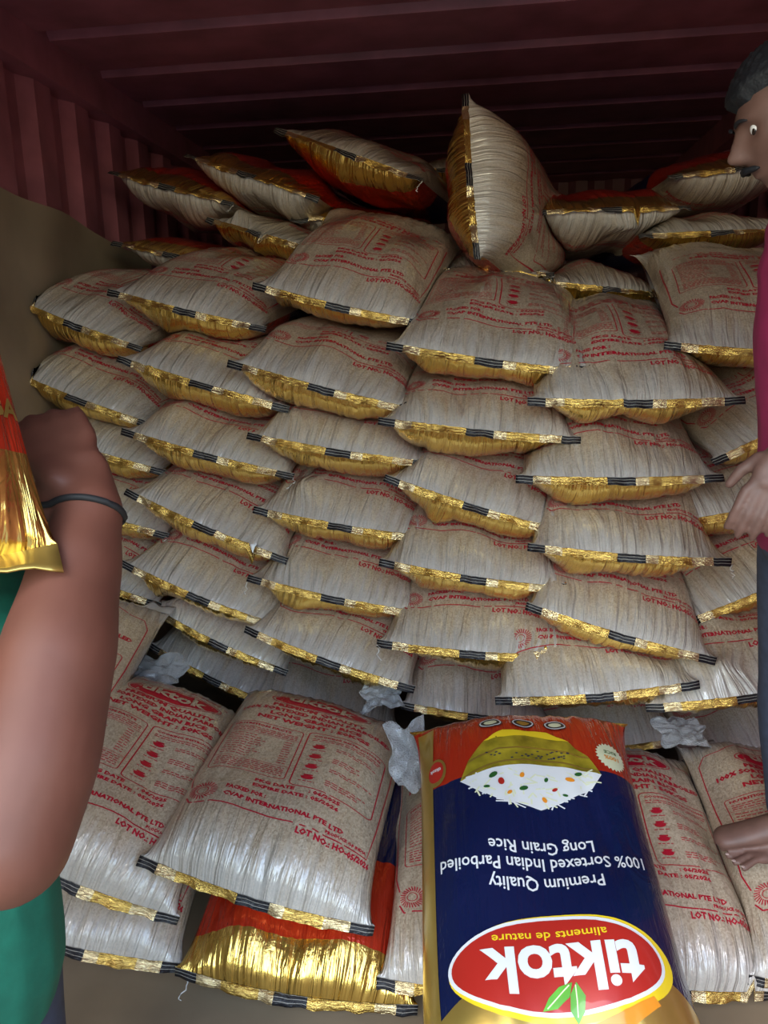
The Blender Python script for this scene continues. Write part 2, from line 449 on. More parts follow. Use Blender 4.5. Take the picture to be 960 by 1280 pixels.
# foil face artwork of the up-turned navy sack, keyed by material
def foil_art():
    D = {}
    def A(k): return D.setdefault(k, Art())
    cx = .28
    # gold hill at the head of the sack, edge arcs round the logo
    P = [(-.0+.56*i/30, .88) for i in range(31)]
    edge = [(.56-.56*i/30, .0) for i in range(31)]
    E = []
    for i in range(31):
        x = .56-.56*i/30; E.append((x, .60+.22*((x-.26)/.28)**2 if False else .655+.13*((x-.25)/.30)**2))
    line(A('goldp'), [(.520, .03), (.522, .25), (.520, .60), (.518, .88)], .052, layer=0)
    n = len(P)
    A('goldp').add(P+list(reversed(E)), [(i, i+1, n+i+1, n+i) for i in range(n-1)], 0)
    # logo
    fill(A('yellow'), ell(cx-.004, .672, .196, .090, 56), 1)
    fill(A('orange'), ell(cx+.02, .682, .180, .084, 56), 2) if False else None
    fill(A('white'), ell(cx+.004, .668, .188, .083, 56), 2)
    fill(A('logo_red'), ell(cx+.004, .668, .181, .076, 56), 3)
    # tail of the swoosh
    A('orange').add([(.12, .735), (.18, .772), (.25, .788), (.33, .80), (.33, .794), (.25, .768), (.19, .748), (.13, .722)],
                    [(0, 1, 6, 7), (1, 2, 5, 6), (2, 3, 4, 5)], 2)
    put_text(A('white'), 'tiktok', cx-.005, .640, .074, .275, .03, 4, 'C', res=4)
    put_text(A('yellow'), 'aliments de nature', cx+.01, .614, .015, .20, .01, 4, 'C')
    fill(A('green'), [(.255, .700), (.268, .718), (.272, .742), (.262, .762), (.248, .744), (.243, .722)], 5)
    fill(A('green'), [(.262, .700), (.285, .706), (.305, .722), (.318, .742), (.292, .738), (.270, .722)], 5)
    line(A('cream'), [(.257, .704), (.258, .728), (.261, .752)], .002, layer=6)
    line(A('cream'), [(.268, .704), (.290, .722), (.310, .738)], .002, layer=6)
    # words
    put_text(A('white'), 'Premium Quality', cx, .505, .027, .215, .012, 1, 'C', arc=-.006)
    put_text(A('white'), '100% Sortexed Indian Parboiled', cx, .462, .027, .40, .012, 1, 'C', arc=-.018)
    put_text(A('white'), 'Long Grain Rice', cx, .425, .027, .205, .012, 1, 'C', arc=-.006)
    k0 = {k: len(a.V) for k, a in D.items()}
    # bowl of rice (bowl below, heap above in the sack's own upright)
    B = [(.13, .245), (.15, .190), (.185, .135), (.23, .100), (.33, .100), (.375, .135), (.41, .190), (.43, .245), (.35, .222), (.28, .214), (.21, .222)]
    fill(A('olive'), B, 1)
    fill(A('yellow'), [(.185, .135), (.23, .100), (.33, .100), (.375, .135), (.28, .118)], 2)
    line(A('goldp'), [(.150, .195), (.21, .168), (.28, .160), (.35, .168), (.41, .195)], .004, layer=2)
    line(A('goldp'), [(.135, .238), (.21, .208), (.28, .200), (.35, .208), (.425, .238)], .004, layer=2)
    rn = random.Random(8)
    for k in range(34):
        x = .19+.18*rn.random(); y = .170+.028*rn.random()
        fill(A('navy'), ell(x, y, .0032, .002, 6), 3)
    H = [(.13, .245), (.155, .285), (.19, .305), (.225, .325), (.27, .345), (.31, .330), (.355, .318), (.395, .285), (.43, .245), (.35, .222), (.28, .214), (.21, .222)]
    fill(A('white'), H, 2)
    for k in range(150):
        a = rn.uniform(0, math.pi); x = rn.uniform(.15, .41)
        ym = .235+.10*max(0, 1-((x-.28)/.14)**2)**.6; y = rn.uniform(.235, ym+.006); l = rn.uniform(.008, .016)
        line(A('white' if k % 3 else 'cream'), [(x-l*math.cos(a), y-l*math.sin(a)*.7), (x+l*math.cos(a), y+l*math.sin(a)*.7)], .0034, layer=3)
    for x, y, r, k in ((.20, .262, .010, 'orange'), (.345, .268, .011, 'logo_red'), (.33, .30, .007, 'orange'), (.26, .318, .008, 'orange'), (.30, .25, .008, 'orange'), (.235, .29, .007, 'logo_red')):
        fill(A(k), ell(x, y, r, r*.6, 10, rn.random()*3), 4)
    for x, y, r in ((.18, .245, .009), (.25, .262, .007), (.30, .288, .010), (.36, .248, .011), (.375, .28, .007), (.215, .305, .006)):
        fill(A('darkgreen'), ell(x, y, r, r*.6, 10, rn.random()*3), 4)
    for k, a in D.items():
        n_ = k0.get(k, 0); a.V[n_:] = [(x, .118+(y-.10)*.94) for x, y in a.V[n_:]]
    # three round marks on the red end
    for x in (.205, .28, .355):
        fill(A('black'), ell(x, .086, .027, .019, 22), 1); line(A('white'), ell(x, .086, .023, .0155, 22), .003, True, 2)
        fill(A('cream' if x != .28 else 'goldp'), ell(x, .086, .015, .009, 14), 2)
    # serrated cream seal and small side mark
    S = []
    for i in range(48):
        r = 1 if i % 2 else .86; a = 2*math.pi*i/48; S.append((.095+.036*r*math.cos(a), .190+.045*r*math.sin(a)))
    fill(A('cream'), S, 1); put_text(A('orange'), '100%', .095, .190, .012, .035, .02, 2, 'C')
    put_text(A('darkgreen'), 'RICE', .095, .172, .010, .03, .02, 2, 'C')
    fill(A('goldp'), ell(.487, .200, .026, .040, 24), 1); fill(A('logo_red'), ell(.487, .198, .020, .030, 24), 2)
    put_text(A('white'), 'tiktok', .487, .190, .010, .028, .02, 3, 'C')
    return {k: a.fine(.014) for k, a in D.items()}
FOIL = foil_art()
def side_art():
    D = {}
    def A(k): return D.setdefault(k, Art())
    fill(A('goldp'), ell(.045, .33, .020, .036, 24), 1); fill(A('logo_red'), ell(.045, .33, .014, .026, 24), 2)
    put_text(A('white'), 'Long Grain Rice', .06, .46, .027, .205, .012, 1, 'L')
    return {k: a.fine(.02) for k, a in D.items()}
SIDE = side_art()
def nb_art():
    D = {'goldp': Art()}
    put_text(D['goldp'], 'RBA', .552, .137, .020, None, .03, 1, 'R'); return {k: a.fine(.03) for k, a in D.items()}

NB = nb_art()
# ------------------------------------------------------------------ sacks
NU, NV = 52, 36
def arc_table(a=.25, h=.10, n=3.6):
    xs = np.cos(np.linspace(math.pi, 0, 801)); z = h*np.clip(1-np.abs(xs)**n, 0, 1)**(1/2.0)
    d = np.hypot(np.diff(xs*a), np.diff(z)); s = np.concatenate([[0], np.cumsum(d)]); s /= s[-1]
    return xs, z/h, s
_xs, _zs, _ss = arc_table()
UU = np.linspace(0, 1, NU+1)
XI = np.interp(UU, _ss, _xs); ZI = np.interp(UU, _ss, _zs)
tt = np.linspace(0, 1, NV+1); VV = tt - .10*np.sin(2*math.pi*tt)   # rows closer together at the ends
BAGS = []
class Bag: pass
def bag(P0, P1, b=None, up=False, L=.84, T=.2, yaw=0, elev=0, drop=.03, seed=0, vmax=.5, label='', arch=0, **kw):
    """P0-P1: hem seam as seen left to right. b: body direction. up=True: foil side on top"""
    B = Bag(); B.__dict__.update(kw); B.up = up; B.vmax = vmax; B.label = label; B.seed = seed
    s = (P1-P0); W = s.length; s.normalize()
    B.wedge = kw.get('wedge', 1 if b is None else 0)
    if b is None:
        b = Vector((math.sin(math.radians(yaw)), math.cos(math.radians(yaw)), math.tan(math.radians(elev))))
    b = (b - s*b.dot(s)*(0 if kw.get('shear') else 1)).normalized()
    n = s.cross(b).normalized()
    g = 1.0
    if up: P0, P1 = P1, P0; s = -s; n = -n; g = -1.0     # clear side faces n
    rs = np.random.RandomState(seed*7+11)
    C = np.array((P0+P1)/2); s_ = np.array(s); b_ = np.array(b); n_ = np.array(n)
    G = np.zeros((2, NV+1, NU+1, 3))
    t = 2*VV-1
    f = np.clip(1-np.abs(t)**3.4, 0, 1)**.50
    # wrinkles
    def wr(face):
        out = np.zeros((NV+1, NU+1)); 
        d0 = VV[:, None]; d1 = 1-VV[:, None]; u = UU[None, :]
        for d in (d0, d1):
            w = np.zeros((NV+1, NU+1))
            for _ in range(10):
                fr = rs.uniform(6, 24); ph = rs.uniform(0, 6.28); sk_ = rs.uniform(-.6, .6)
                w += np.sin(2*math.pi*fr*(u+sk_*d*.4)+ph)*rs.uniform(.4, 1)*np.exp(-d/rs.uniform(.06, .2))
            out += w*.0018*np.minimum(1, d/.04+.25)
        for _ in range(7):
            fu, fv = rs.uniform(.6, 3.2, 2); out += .0040*np.sin(2*math.pi*(fu*u+rs.uniform(-1, 1)*fv*d0)+rs.uniform(0, 6.28))*f[:, None]
        # a few oblique folds
        for _ in range(4):
            u0, v0 = rs.uniform(.1, .9), rs.uniform(.08, .5); an = rs.uniform(-.5, .5)
            q = (u-u0)-(d0-v0)*an; out += -.006*np.exp(-(q/.018)**2)*np.exp(-((d0-v0)/.16)**2)
        return out
    skew = rs.uniform(-.03, .03); bulge = rs.uniform(-.012, .012, 2)
    for face in (0, 1):
        sg = 1 if face == 0 else -1
        fl = 2*UU-1
        xi = XI[None, :]*f[:, None] + fl[None, :]*(1-f[:, None])
        a = W/2*(1-(.03 if kw.get('carried') else .11)*f)[:, None]
        x = xi*a + skew*(VV[:, None]-.0)*f[:, None]
        ff = f if (face == 1) != up or not getattr(B, 'wedge', 0) else np.where(t < 0, np.clip(1-np.abs(t)**1.9, 0, 1)**.80, f)
        hh = T/2*ff[:, None]*(1+.0*xi)
        hh = hh*(1+bulge[0]*4*np.sin(3*VV[:, None]+bulge[1]*100))
        z = sg*hh*ZI[None, :]
        # thinner towards corners
        z = z*(1-.12*np.abs(xi)**2*(1-f[:, None]))
        w = wr(face)*np.minimum(1, (1-np.abs(fl))*7)[None, :]
        z = z + sg*w
        z[0, :] = z[0, :]*.0 if False else z[0, :]
        yy = np.repeat((VV*L)[:, None], NU+1, 1)
        # hem bows slightly, corners pulled back
        yy = yy + .022*(fl[None, :]**2)*(np.exp(-VV/.12)[:, None]) 
        zz = z - g*drop*(np.abs(t)**5)[:, None] - g*arch*(t**2)[:, None]
        G[face] = C + x[..., None]*s_ + yy[..., None]*b_ + (zz+g*drop+g*arch)[..., None]*n_
    # weld
    mid = (G[0, 0]+G[1, 0])/2; G[0, 0] = mid; G[1, 0] = mid
    mid = (G[0, -1]+G[1, -1])/2; G[0, -1] = mid; G[1, -1] = mid
    for k in (0, -1):
        mid = (G[0, :, k]+G[1, :, k])/2; G[0, :, k] = mid; G[1, :, k] = mid
    B.G = G; B.W = W; B.L = L; B.s = s_; B.b = b_; B.n = n_*g; BAGS.append(B)
    return B

TRI = []
for j in range(NV):
    for i in range(NU):
        a = j*(NU+1)+i
        TRI.append((a, a+1, a+NU+2, a+NU+1))
TRI = np.array(TRI); NG = (NV+1)*(NU+1)
def settle(iters=3):
    faces = [tuple(f) for f in TRI]+[tuple((f+NG)[::-1]) for f in TRI]
    for it in range(iters):
        bbs = [(B.G.reshape(-1, 3).min(0), B.G.reshape(-1, 3).max(0)) for B in BAGS]
        trees = {}
        move = [np.zeros((2*NG, 3)) for _ in BAGS]
        for i, A in enumerate(BAGS):
            P = A.G.reshape(-1, 3)
            for j, Bq in enumerate(BAGS):
                if i == j: continue
                lo, hi = bbs[j]
                if (bbs[i][1] < lo).any() or (bbs[i][0] > hi).any(): continue
                idx = np.nonzero(((P > lo) & (P < hi)).all(1))[0]
                if len(idx) == 0: continue
                if j not in trees: trees[j] = BVHTree.FromPolygons([tuple(v) for v in Bq.G.reshape(-1, 3)], faces)
                tr = trees[j]
                for k in idx:
                    p = Vector(P[k]); loc, nr, fi, dist = tr.find_nearest(p, .13)
                    if loc is None: continue
                    d = p-loc
                    if d.dot(nr) < 0:
                        wgt = .5 if it < iters-1 else .53
                        mv = (loc-p)*wgt
                        if mv.length > .022: mv = mv*(.022/mv.length)
                        cur = move[i][k]
                        if mv.length_squared > (cur**2).sum(): move[i][k] = mv
        for B, mv in zip(BAGS, move):
            g = mv.reshape(2, NV+1, NU+1, 3)
            if True:
                for _ in range(14 if it < iters-1 else 5):
                    g[:, 1:-1, 1:-1] = (g[:, 1:-1, 1:-1]*2+g[:, :-2, 1:-1]+g[:, 2:, 1:-1]+g[:, 1:-1, :-2]+g[:, 1:-1, 2:])/6
            B.G = B.G+g
            G = B.G
            for a in (0, -1):
                m_ = (G[0, a]+G[1, a])/2; G[0, a] = m_; G[1, a] = m_
                m_ = (G[0, :, a]+G[1, :, a])/2; G[0, :, a] = m_; G[1, :, a] = m_
def ground_clamp():
    for B in BAGS:
        B.G[..., 2] = np.maximum(B.G[..., 2], .012)
        B.G[..., 0] = np.clip(B.G[..., 0], XL+.045, 9)

def normals(B):
    G = B.G; Nn = np.zeros_like(G)
    for f, sg in ((0, 1), (1, -1)):
        du = np.gradient(G[f], axis=1); dv = np.gradient(G[f], axis=0)
        n = np.cross(du, dv)*sg; Nn[f] = n/np.maximum(np.linalg.norm(n, axis=2, keepdims=True), 1e-9)
    for k in (0, -1):
        m_ = Nn[0, :, k]+Nn[1, :, k]; m_ /= np.maximum(np.linalg.norm(m_, axis=1, keepdims=True), 1e-9); Nn[0, :, k] = m_; Nn[1, :, k] = m_
    return Nn
def panel(B, Nn, face, name, mt, root, org):
    G = B.G[face].reshape(-1, 3)-org
    F = TRI if face == 0 else TRI[:, ::-1]
    me = bpy.data.meshes.new(name); me.from_pydata(G.tolist(), [], F.tolist())
    uvl = me.uv_layers.new(name='UVMap')
    U, Vv = np.meshgrid(UU, VV); uv = np.stack([U, Vv], -1).reshape(-1, 2)
    if face == 1: uv[:, 0] = 1-uv[:, 0]
    uvl.data.foreach_set('uv', uv[F.reshape(-1)].reshape(-1))
    me.polygons.foreach_set('use_smooth', [True]*len(F))
    me.normals_split_custom_set_from_vertices(Nn[face].reshape(-1, 3).tolist())
    return link(name, me, mt, root)
def project(B, Nn, face, art, name, mt, root, org, vmax=1.0, off=.0011):
    V, F, Lr = art
    if vmax < 1:
        keep = V[:, 1]/FL < vmax; F = F[keep[F].all(1)]
        used = np.unique(F); 
        if len(used) == 0: return None
        mp = -np.ones(len(V), int); mp[used] = np.arange(len(used)); V = V[used]; Lr = Lr[used]; F = mp[F]
    u = np.clip(V[:, 0]/FW, 0, .9999); v = np.clip(V[:, 1]/FL*getattr(B, 'vs', 1), 0.0001, .9999)
    uu = u if face == 0 else 1-u
    fi = uu*NU; i = np.minimum(fi.astype(int), NU-1); a = (fi-i)[:, None]
    j = np.clip(np.searchsorted(VV, v)-1, 0, NV-1); b = ((v-VV[j])/(VV[j+1]-VV[j]))[:, None]
    def bl(X): return (X[j, i]*(1-a)+X[j, i+1]*a)*(1-b)+(X[j+1, i]*(1-a)+X[j+1, i+1]*a)*b
    P = bl(B.G[face]); n = bl(Nn[face]); n /= np.maximum(np.linalg.norm(n, axis=1, keepdims=True), 1e-9)
    P = P+n*(off+.0008*Lr[:, None])-org
    me = bpy.data.meshes.new(name); me.from_pydata(P.tolist(), [], F.tolist())
    # keep every piece facing outwards
    uvl = me.uv_layers.new(name='UVMap'); uvl.data.foreach_set('uv', np.stack([u, v], -1)[F.reshape(-1)].reshape(-1))
    me.polygons.foreach_set('use_smooth', [True]*len(F))
    me.normals_split_custom_set_from_vertices(n.tolist())
    o = link(name, me, mt, root); o['kind'] = 'stuff'; return o
def hem(B, Nn, row, name, mt, root, org, width=.024, wav=.0045, fwd=.55, seed=0):
    rs = np.random.RandomState(seed+B.seed)
    E = B.G[0, row]; sgn = -1 if row == 0 else 1
    out = sgn*B.b; dn = -B.n
    K = 4; V = []
    ph = rs.uniform(0, 6.28, 4)
    for side in (1, -1):
        for k in range(K+1):
            q = k/K
            wv = wav*q*(np.sin(UU*38+ph[0])+.7*np.sin(UU*71+ph[1])+1.6*np.sin(UU*9+ph[2]))
            d = out*(fwd*width*q) + dn*((1-fwd*.55)*width*(q**1.2))
            P = E + d[None, :] + (np.outer(wv, out*.8-dn*.5)) + (out*.6-dn*.4)[None, :]*side*.0013
            P = P + B.s[None, :]*((UU-.5)*0)[:, None]
            V.append(P)
    V = np.concatenate(V)-org; R = NU+1; F = []; UVs = []
    def q_(a, b, c, d): F.append((a, b, c, d))
    for k in range(K):
        for i in range(NU):
            a = k*R+i; q_(a, a+R, a+R+1, a+1)
            a2 = (K+1)*R+a; q_(a2, a2+1, a2+R+1, a2+R)
    o = (K+1)*R
    for i in range(NU):
        a = K*R+i; q_(a, a+o, a+o+1, a+1)
    for i in (0, NU):
        for k in range(K):
            a = k*R+i; q_(a, a+R, a+R+o, a+o) if i == NU else q_(a, a+o, a+R+o, a+R)
    me = bpy.data.meshes.new(name); me.from_pydata(V.tolist(), [], F)
    uv = np.zeros((len(V), 2))
    for sd in range(2):
        for k in range(K+1):
            b0 = (sd*(K+1)+k)*R; uv[b0:b0+R, 0] = UU; uv[b0:b0+R, 1] = k/K
    uvl = me.uv_layers.new(name='UVMap'); uvl.data.foreach_set('uv', uv[np.array(F).reshape(-1)].reshape(-1))
    me.polygons.foreach_set('use_smooth', [True]*len(F)); me.update()
    return link(name, me, mt, root)
def thread(B, u, root, org, seed, ln=.035):
    rn = random.Random(seed); i = int(u*NU); p = Vector(B.G[0, 0, i]-org)
    p += Vector(-B.b*.014) + Vector((0, 0, -.01))
    pts = [p]
    for k in range(9):
        pts.append(pts[-1]+Vector((rn.uniform(-.008, .008), rn.uniform(-.009, .002), -ln/9*rn.uniform(.2, 1.6))))
    V, F = tube_pts(pts, .0016, 5)
    link('sewing_thread', new_mesh('sewing_thread', V, F), M['thread'], root)
def tube_pts(pts, r, n=6):
    V, F = [], []
    for k, p in enumerate(pts):
        a = pts[max(k-1, 0)]; c = pts[min(k+1, len(pts)-1)]; d = (c-a).normalized()
        x = d.orthogonal().normalized(); y = d.cross(x)
        rr = r[k] if isinstance(r, (list, tuple)) else r
        for i in range(n):
            t_ = 2*math.pi*i/n; V.append(p+x*rr*math.cos(t_)+y*rr*math.sin(t_))
    for k in range(len(pts)-1):
        for i in range(n):
            a = k*n+i; b = k*n+(i+1) % n; F.append((a, b, b+n, a+n))
    F.append(tuple(range(n))[::-1]); F.append(tuple(range((len(pts)-1)*n, len(pts)*n)))
    return V, F

# ---- list of sacks -------------------------------------------------
def seam(x0, y0, x1, y1, zL=None, zR=None):

    ln = math.hypot(x1-x0, y1-y0)
    if zL is None:
        zf = 2.56-.52*max(0, min(1, ((x0+x1)/2-90)/700)); zw = .56*FPX/ln
        z = .65*zf+.35*max(1.9, min(2.8, zw)); zL = zR = z
        zL += .03; zR -= .03
    if zR is None: zR = zL
    return at(x0, y0, zL), at(x1, y1, zR)
COLS = {
 'leftmost wall column': [(8,371,175,435), (5,462,188,531), (24,533,204,590), (30,612,209,670), (28,690,198,757)],
 'second wall column from left': [(131,362,331,410), (144,446,360,510), (148,537,366,595), (154,613,358,701), (148,703,350,786), (190,763,358,842), (185,807,345,885,2.72)],
 'third wall column from left': [(313,355,532,405), (282,451,522,514), (307,543,538,580), (315,636,535,674), (308,722,524,768), (304,786,518,863), (300,868,500,915,2.72)],
 'fourth wall column from left': [(482,430,740,466), (472,524,727,549), (480,596,710,667), (473,702,710,738), (470,804,710,823), (502,882,690,903,2.40)],
 'fifth wall column from left': [(660,500,934,499), (645,597,907,596), (660,683,918,702), (658,757,898,827), (619,877,877,856), (640,945,860,925,2.52)],
 'rightmost wall column': [(832,430,1085,444), (892,577,1105,468), (825,658,1050,612), (856,780,1060,690), (809,886,1065,850), (850,958,1070,905,2.50)],
}
ORD = ['topmost', 'second from top', 'third from top', 'fourth from top', 'fifth from top', 'sixth from top', 'seventh from top']
ELEV = {('leftmost wall column', 0): 12, ('second wall column from left', 0): 12, ('third wall column from left', 0): 24, ('fourth wall column from left', 0): 17,
        ('fifth wall column from left', 0): 17, ('rightmost wall column', 0): 22}
TH = {('third wall column from left', 0): .22, ('fourth wall column from left', 0): .23, ('fifth wall column from left', 0): .23, ('rightmost wall column', 0): .22}
sd = 1
for c, rows in COLS.items():
    for k, q in enumerate(rows):
        P0, P1 = seam(*q)
        if len(q) == 5: P0, P1 = at(q[0], q[1], q[4]), at(q[2], q[3], q[4])
        if k+1 < len(rows):
            nq = rows[k+1]; gap = ((nq[1]+nq[3])-(q[1]+q[3]))/2
        zz = (CAM-(P0+P1)/2).length
        T = TH.get((c, k), .27)
        bag(P0, P1, T=T, elev=ELEV.get((c, k), 11), yaw=random.Random(sd).uniform(-3, 3), drop=-.012, seed=sd,
            vmax=.80 if k == 0 else .42,
            label='gold-hemmed clear rice sack, %s in the %s' % (ORD[k], c),
            grp='rice sacks stacked in the wall', vs=.84)
        sd += 1
# upper, dim row lying further back
def tb(x0, y0, x1, y1, z, label, zR=None, **kw):
    global sd
    P0, P1 = seam(x0, y0, x1, y1, z, zR or z)
    kw.setdefault('T', .22); kw.setdefault('drop', .0)
    bag(P0, P1, seed=sd, label=label, grp='rice sacks lying on top of the wall', **kw); sd += 1
tb(135, 212, 290, 252, 3.05, 'foil-side-up sack at the far left end of the top row', 2.95, up=True, vmax=.3)
tb(230, 190, 397, 245, 3.0, 'foil-side-up sack second from left in the top row', 2.85, up=True, vmax=.3)
tb(342, 157, 527, 222, 2.85, 'highest lying sack with red underside, left of the upright sack', 2.7, elev=3, vmax=.8)
tb(366, 266, 556, 286, 3.0, 'red and gold foil-side-up sack half hidden behind the big third-column sack', up=True, vmax=.3, T=.2)
tb(255, 270, 385, 308, 3.0, 'clear sack under the second foil-side-up sack of the top row', 2.85, vmax=.4, T=.18)
tb(137, 300, 300, 335, 3.0, 'crumpled gold and red foil-side-up sack just above the leftmost column', 2.9, up=True, vmax=.3, T=.16)
tb(545, 335, 694, 340, 2.75, 'clear sack lying directly below the upright sack', vmax=.5, T=.2)
tb(680, 350, 846, 368, 2.72, 'clear sack under the foil-side-up sack right of the upright sack', vmax=.5, T=.21)
tb(665, 262, 866, 256, 2.72, 'red-topped foil-side-up sack just right of the upright sack', up=True, vmax=.3, T=.23)
tb(836, 218, 1030, 196, 2.85, 'foil-side-up sack beside the face of the man in maroon', up=True, vmax=.3, T=.21)
tb(800, 292, 1000, 284, 2.72, 'dim clear sack under the one beside the man\'s face', vmax=.4, T=.2, drop=.01)
tb(470, 215, 640, 205, 3.35, 'shadowed sack behind the upright sack', vmax=.8, T=.2)
# the upright sack: seam runs vertically, body goes back and to the right
bb = at(664, 200, 3.3)-at(590, 215, 2.55)
bag(at(583, 112, 2.56), at(598, 322, 2.52), b=Vector(bb), up=False, T=.31, L=.80, drop=0, seed=77, vmax=.8,
    label='sack standing upright on its side with a vertical gold hem', grp=None, flipn=True)

# front sacks lying low
def fb(x0, y0, x1, y1, z0, z1, fx, fy, fz, label, **kw):
    global sd
    P0, P1 = at(x0, y0, z0), at(x1, y1, z1)
    b = at(fx, fy, fz)-(P0+P1)/2
    kw.setdefault('T', .2); kw.setdefault('drop', .02); kw.setdefault('vmax', 1)
    kw.setdefault('L', b.length); kw.setdefault('vs', .90)
    B = bag(P0, P1, b=b, seed=sd, label=label, grp=kw.pop('grp', 'rice sacks lying in front of the wall') if True else None, **kw); sd += 1
    return B
fb(170, 1077, 466, 1168, 1.80, 1.72, 414, 895, 2.40, 'clear printed sack lying in front, right one of the pair at left', T=.23, flap=1)
fb(-60, 1040, 220, 1156, 1.82, 1.80, 255, 886, 2.42, 'clear printed sack in front, partly hidden by the bare forearm', T=.22, flap=1)
fb(-60, 1150, 228, 1214, 1.78, 1.78, 150, 950, 2.45, 'lowest clear sack at the left, under the forearm-side sack', T=.19)
fb(215, 1220, 522, 1268, 1.76, 1.72, 440, 950, 2.42, 'orange and gold foil-side-up sack lying at the bottom under the front pair', up=True, T=.2, side=1)
fb(470, 1232, 752, 1245, 1.72, 1.68, 618, 962, 2.32, 'clear sack showing as a narrow strip left of the navy sack', T=.2, flap=1)
fb(700, 1222, 985, 1250, 1.72, 1.70, 748, 945, 2.34, 'clear sack showing just right of the navy sack', T=.2, flap=1)
fb(935, 1228, 1220, 1262, 1.70, 1.66, 930, 942, 2.30, 'clear printed sack under the bare foot', T=.21, flap=1)
fb(-175, 965, 98, 1015, 1.98, 1.98, 105, 748, 2.55, 'clear sack end poking out between forearm and lower left wall', T=.2, flap=1)
# the navy sack, foil side up, head towards the camera
P0, P1 = at(512, 908, 2.02), at(782, 897, 2.0)
b = at(822, 1340, 1.36)-(P0+P1)/2
b2 = b
s_ = P1-P0
# viewed from the far hem, left and right swap: seam runs right-to-left for a body that comes towards us
B = bag(P1, P0, b=b, up=True, L=.86, T=.24, drop=.0, seed=sd, vmax=0, label='navy, red and gold rice sack with big red oval logo, upside down', grp=None, navy=1)
bpy_seed = sd; sd += 1

# the sack carried at the left edge, hem down, foil side to the camera
P1 = at(80, 712, .64); P0 = P1+_r*-.50+_f*-.16+_u*-.03
bag(P1, P0, b=at(-190, -330, .74)-P1, up=False, L=.80, T=.15, drop=0, seed=91, vmax=0, shear=1,
    label='red foil sack with gold end carried by the person in green at the left edge', grp=None, carried=1)
settle(5); ground_clamp()

for B in BAGS:
    org = B.G.reshape(-1, 3).mean(0); org[2] = B.G[..., 2].min()
    root = empty('rice_sack', Vector(org))
    tag(root, B.label, 'sack', B.grp)
    Nn = normals(B)
    navy = getattr(B, 'navy', 0)
    panel(B, Nn, 0, 'clear_film_side', M['clear'], root, org)
    panel(B, Nn, 1, 'foil_side', M['foil_k' if navy else 'foil_c' if getattr(B, 'carried', 0) else 'foil'], root, org)
    hem(B, Nn, 0, 'gold_hem', M['goldp'] if navy or getattr(B, 'carried', 0) else M['hem'], root, org, width=.026 if not navy else .02)
    if B.vmax > 0:
        project(B, Nn, 0, CLEAR, 'red_print', M['ink'], root, org, B.vmax)
        if B.vmax > .7: project(B, Nn, 0, LETTERS, 'logo_letters', M['clear'], root, org, 1.0, .0030)
    if navy:
        names = {'goldp': 'gold_print', 'white': 'white_print', 'logo_red': 'red_logo_print', 'yellow': 'yellow_print', 'orange': 'orange_print',
                 'green': 'leaf_print', 'darkgreen': 'green_print', 'cream': 'cream_print', 'olive': 'bowl_print', 'navy': 'bowl_dots_print', 'black': 'round_mark_print'}
        for k, a in FOIL.items(): project(B, Nn, 1, a, names[k], M[k], root, org, 1.0, .0015)
    if getattr(B, 'side', 0):
        for k, a in SIDE.items(): project(B, Nn, 1, a, {'goldp': 'small_gold_mark', 'logo_red': 'small_red_mark', 'white': 'white_print'}[k], M[k], root, org, 1.0, .0015)
    if getattr(B, 'carried', 0):
        for k, a in NB.items(): project(B, Nn, 1, a, 'gold_lettering', M[k], root, org, 1.0, .0015)
    if getattr(B, 'flap', 0):
        hem(B, Nn, -1, 'film_flap', M['film'], root, org, .055, .007, .9, 5)
    if B.seed % 4 == 0: thread(B, 1.0, root, org, B.seed)
    if B.seed % 7 == 3: thread(B, 0.0, root, org, B.seed)
#PEOPLE
M['skin'] = simple('brown_skin', (.135, .045, .026), .58, 0, .10, 18, .0008)
M['skin2'] = simple('brown_skin_foot', (.140, .072, .054), .55, 0, .14, 30, .0008)
M['shirt_green'] = simple('green_cotton', (.004, .125, .075), .8, 0, .12, 25, .002)
M['shirt_maroon'] = simple('maroon_pink_cotton', (.26, .012, .065), .8, 0, .15, 20, .002)
M['denim'] = simple('dark_denim', (.035, .045, .075), .8, 0, .2, 50, .001)
M['hair'] = simple('black_hair', (.005, .006, .009), .65, 0, .4, 60, .004)
M['eye'] = simple('eye_white', (.75, .73, .70), .15, 0, .02)
M['iris'] = simple('dark_iris', (.02, .012, .008), .1, 0, .05)
M['cord'] = simple('black_cord', (.008, .008, .008), .7, 0, .1)
M['lips'] = simple('lips_brown', (.22, .075, .055), .45, 0, .1)

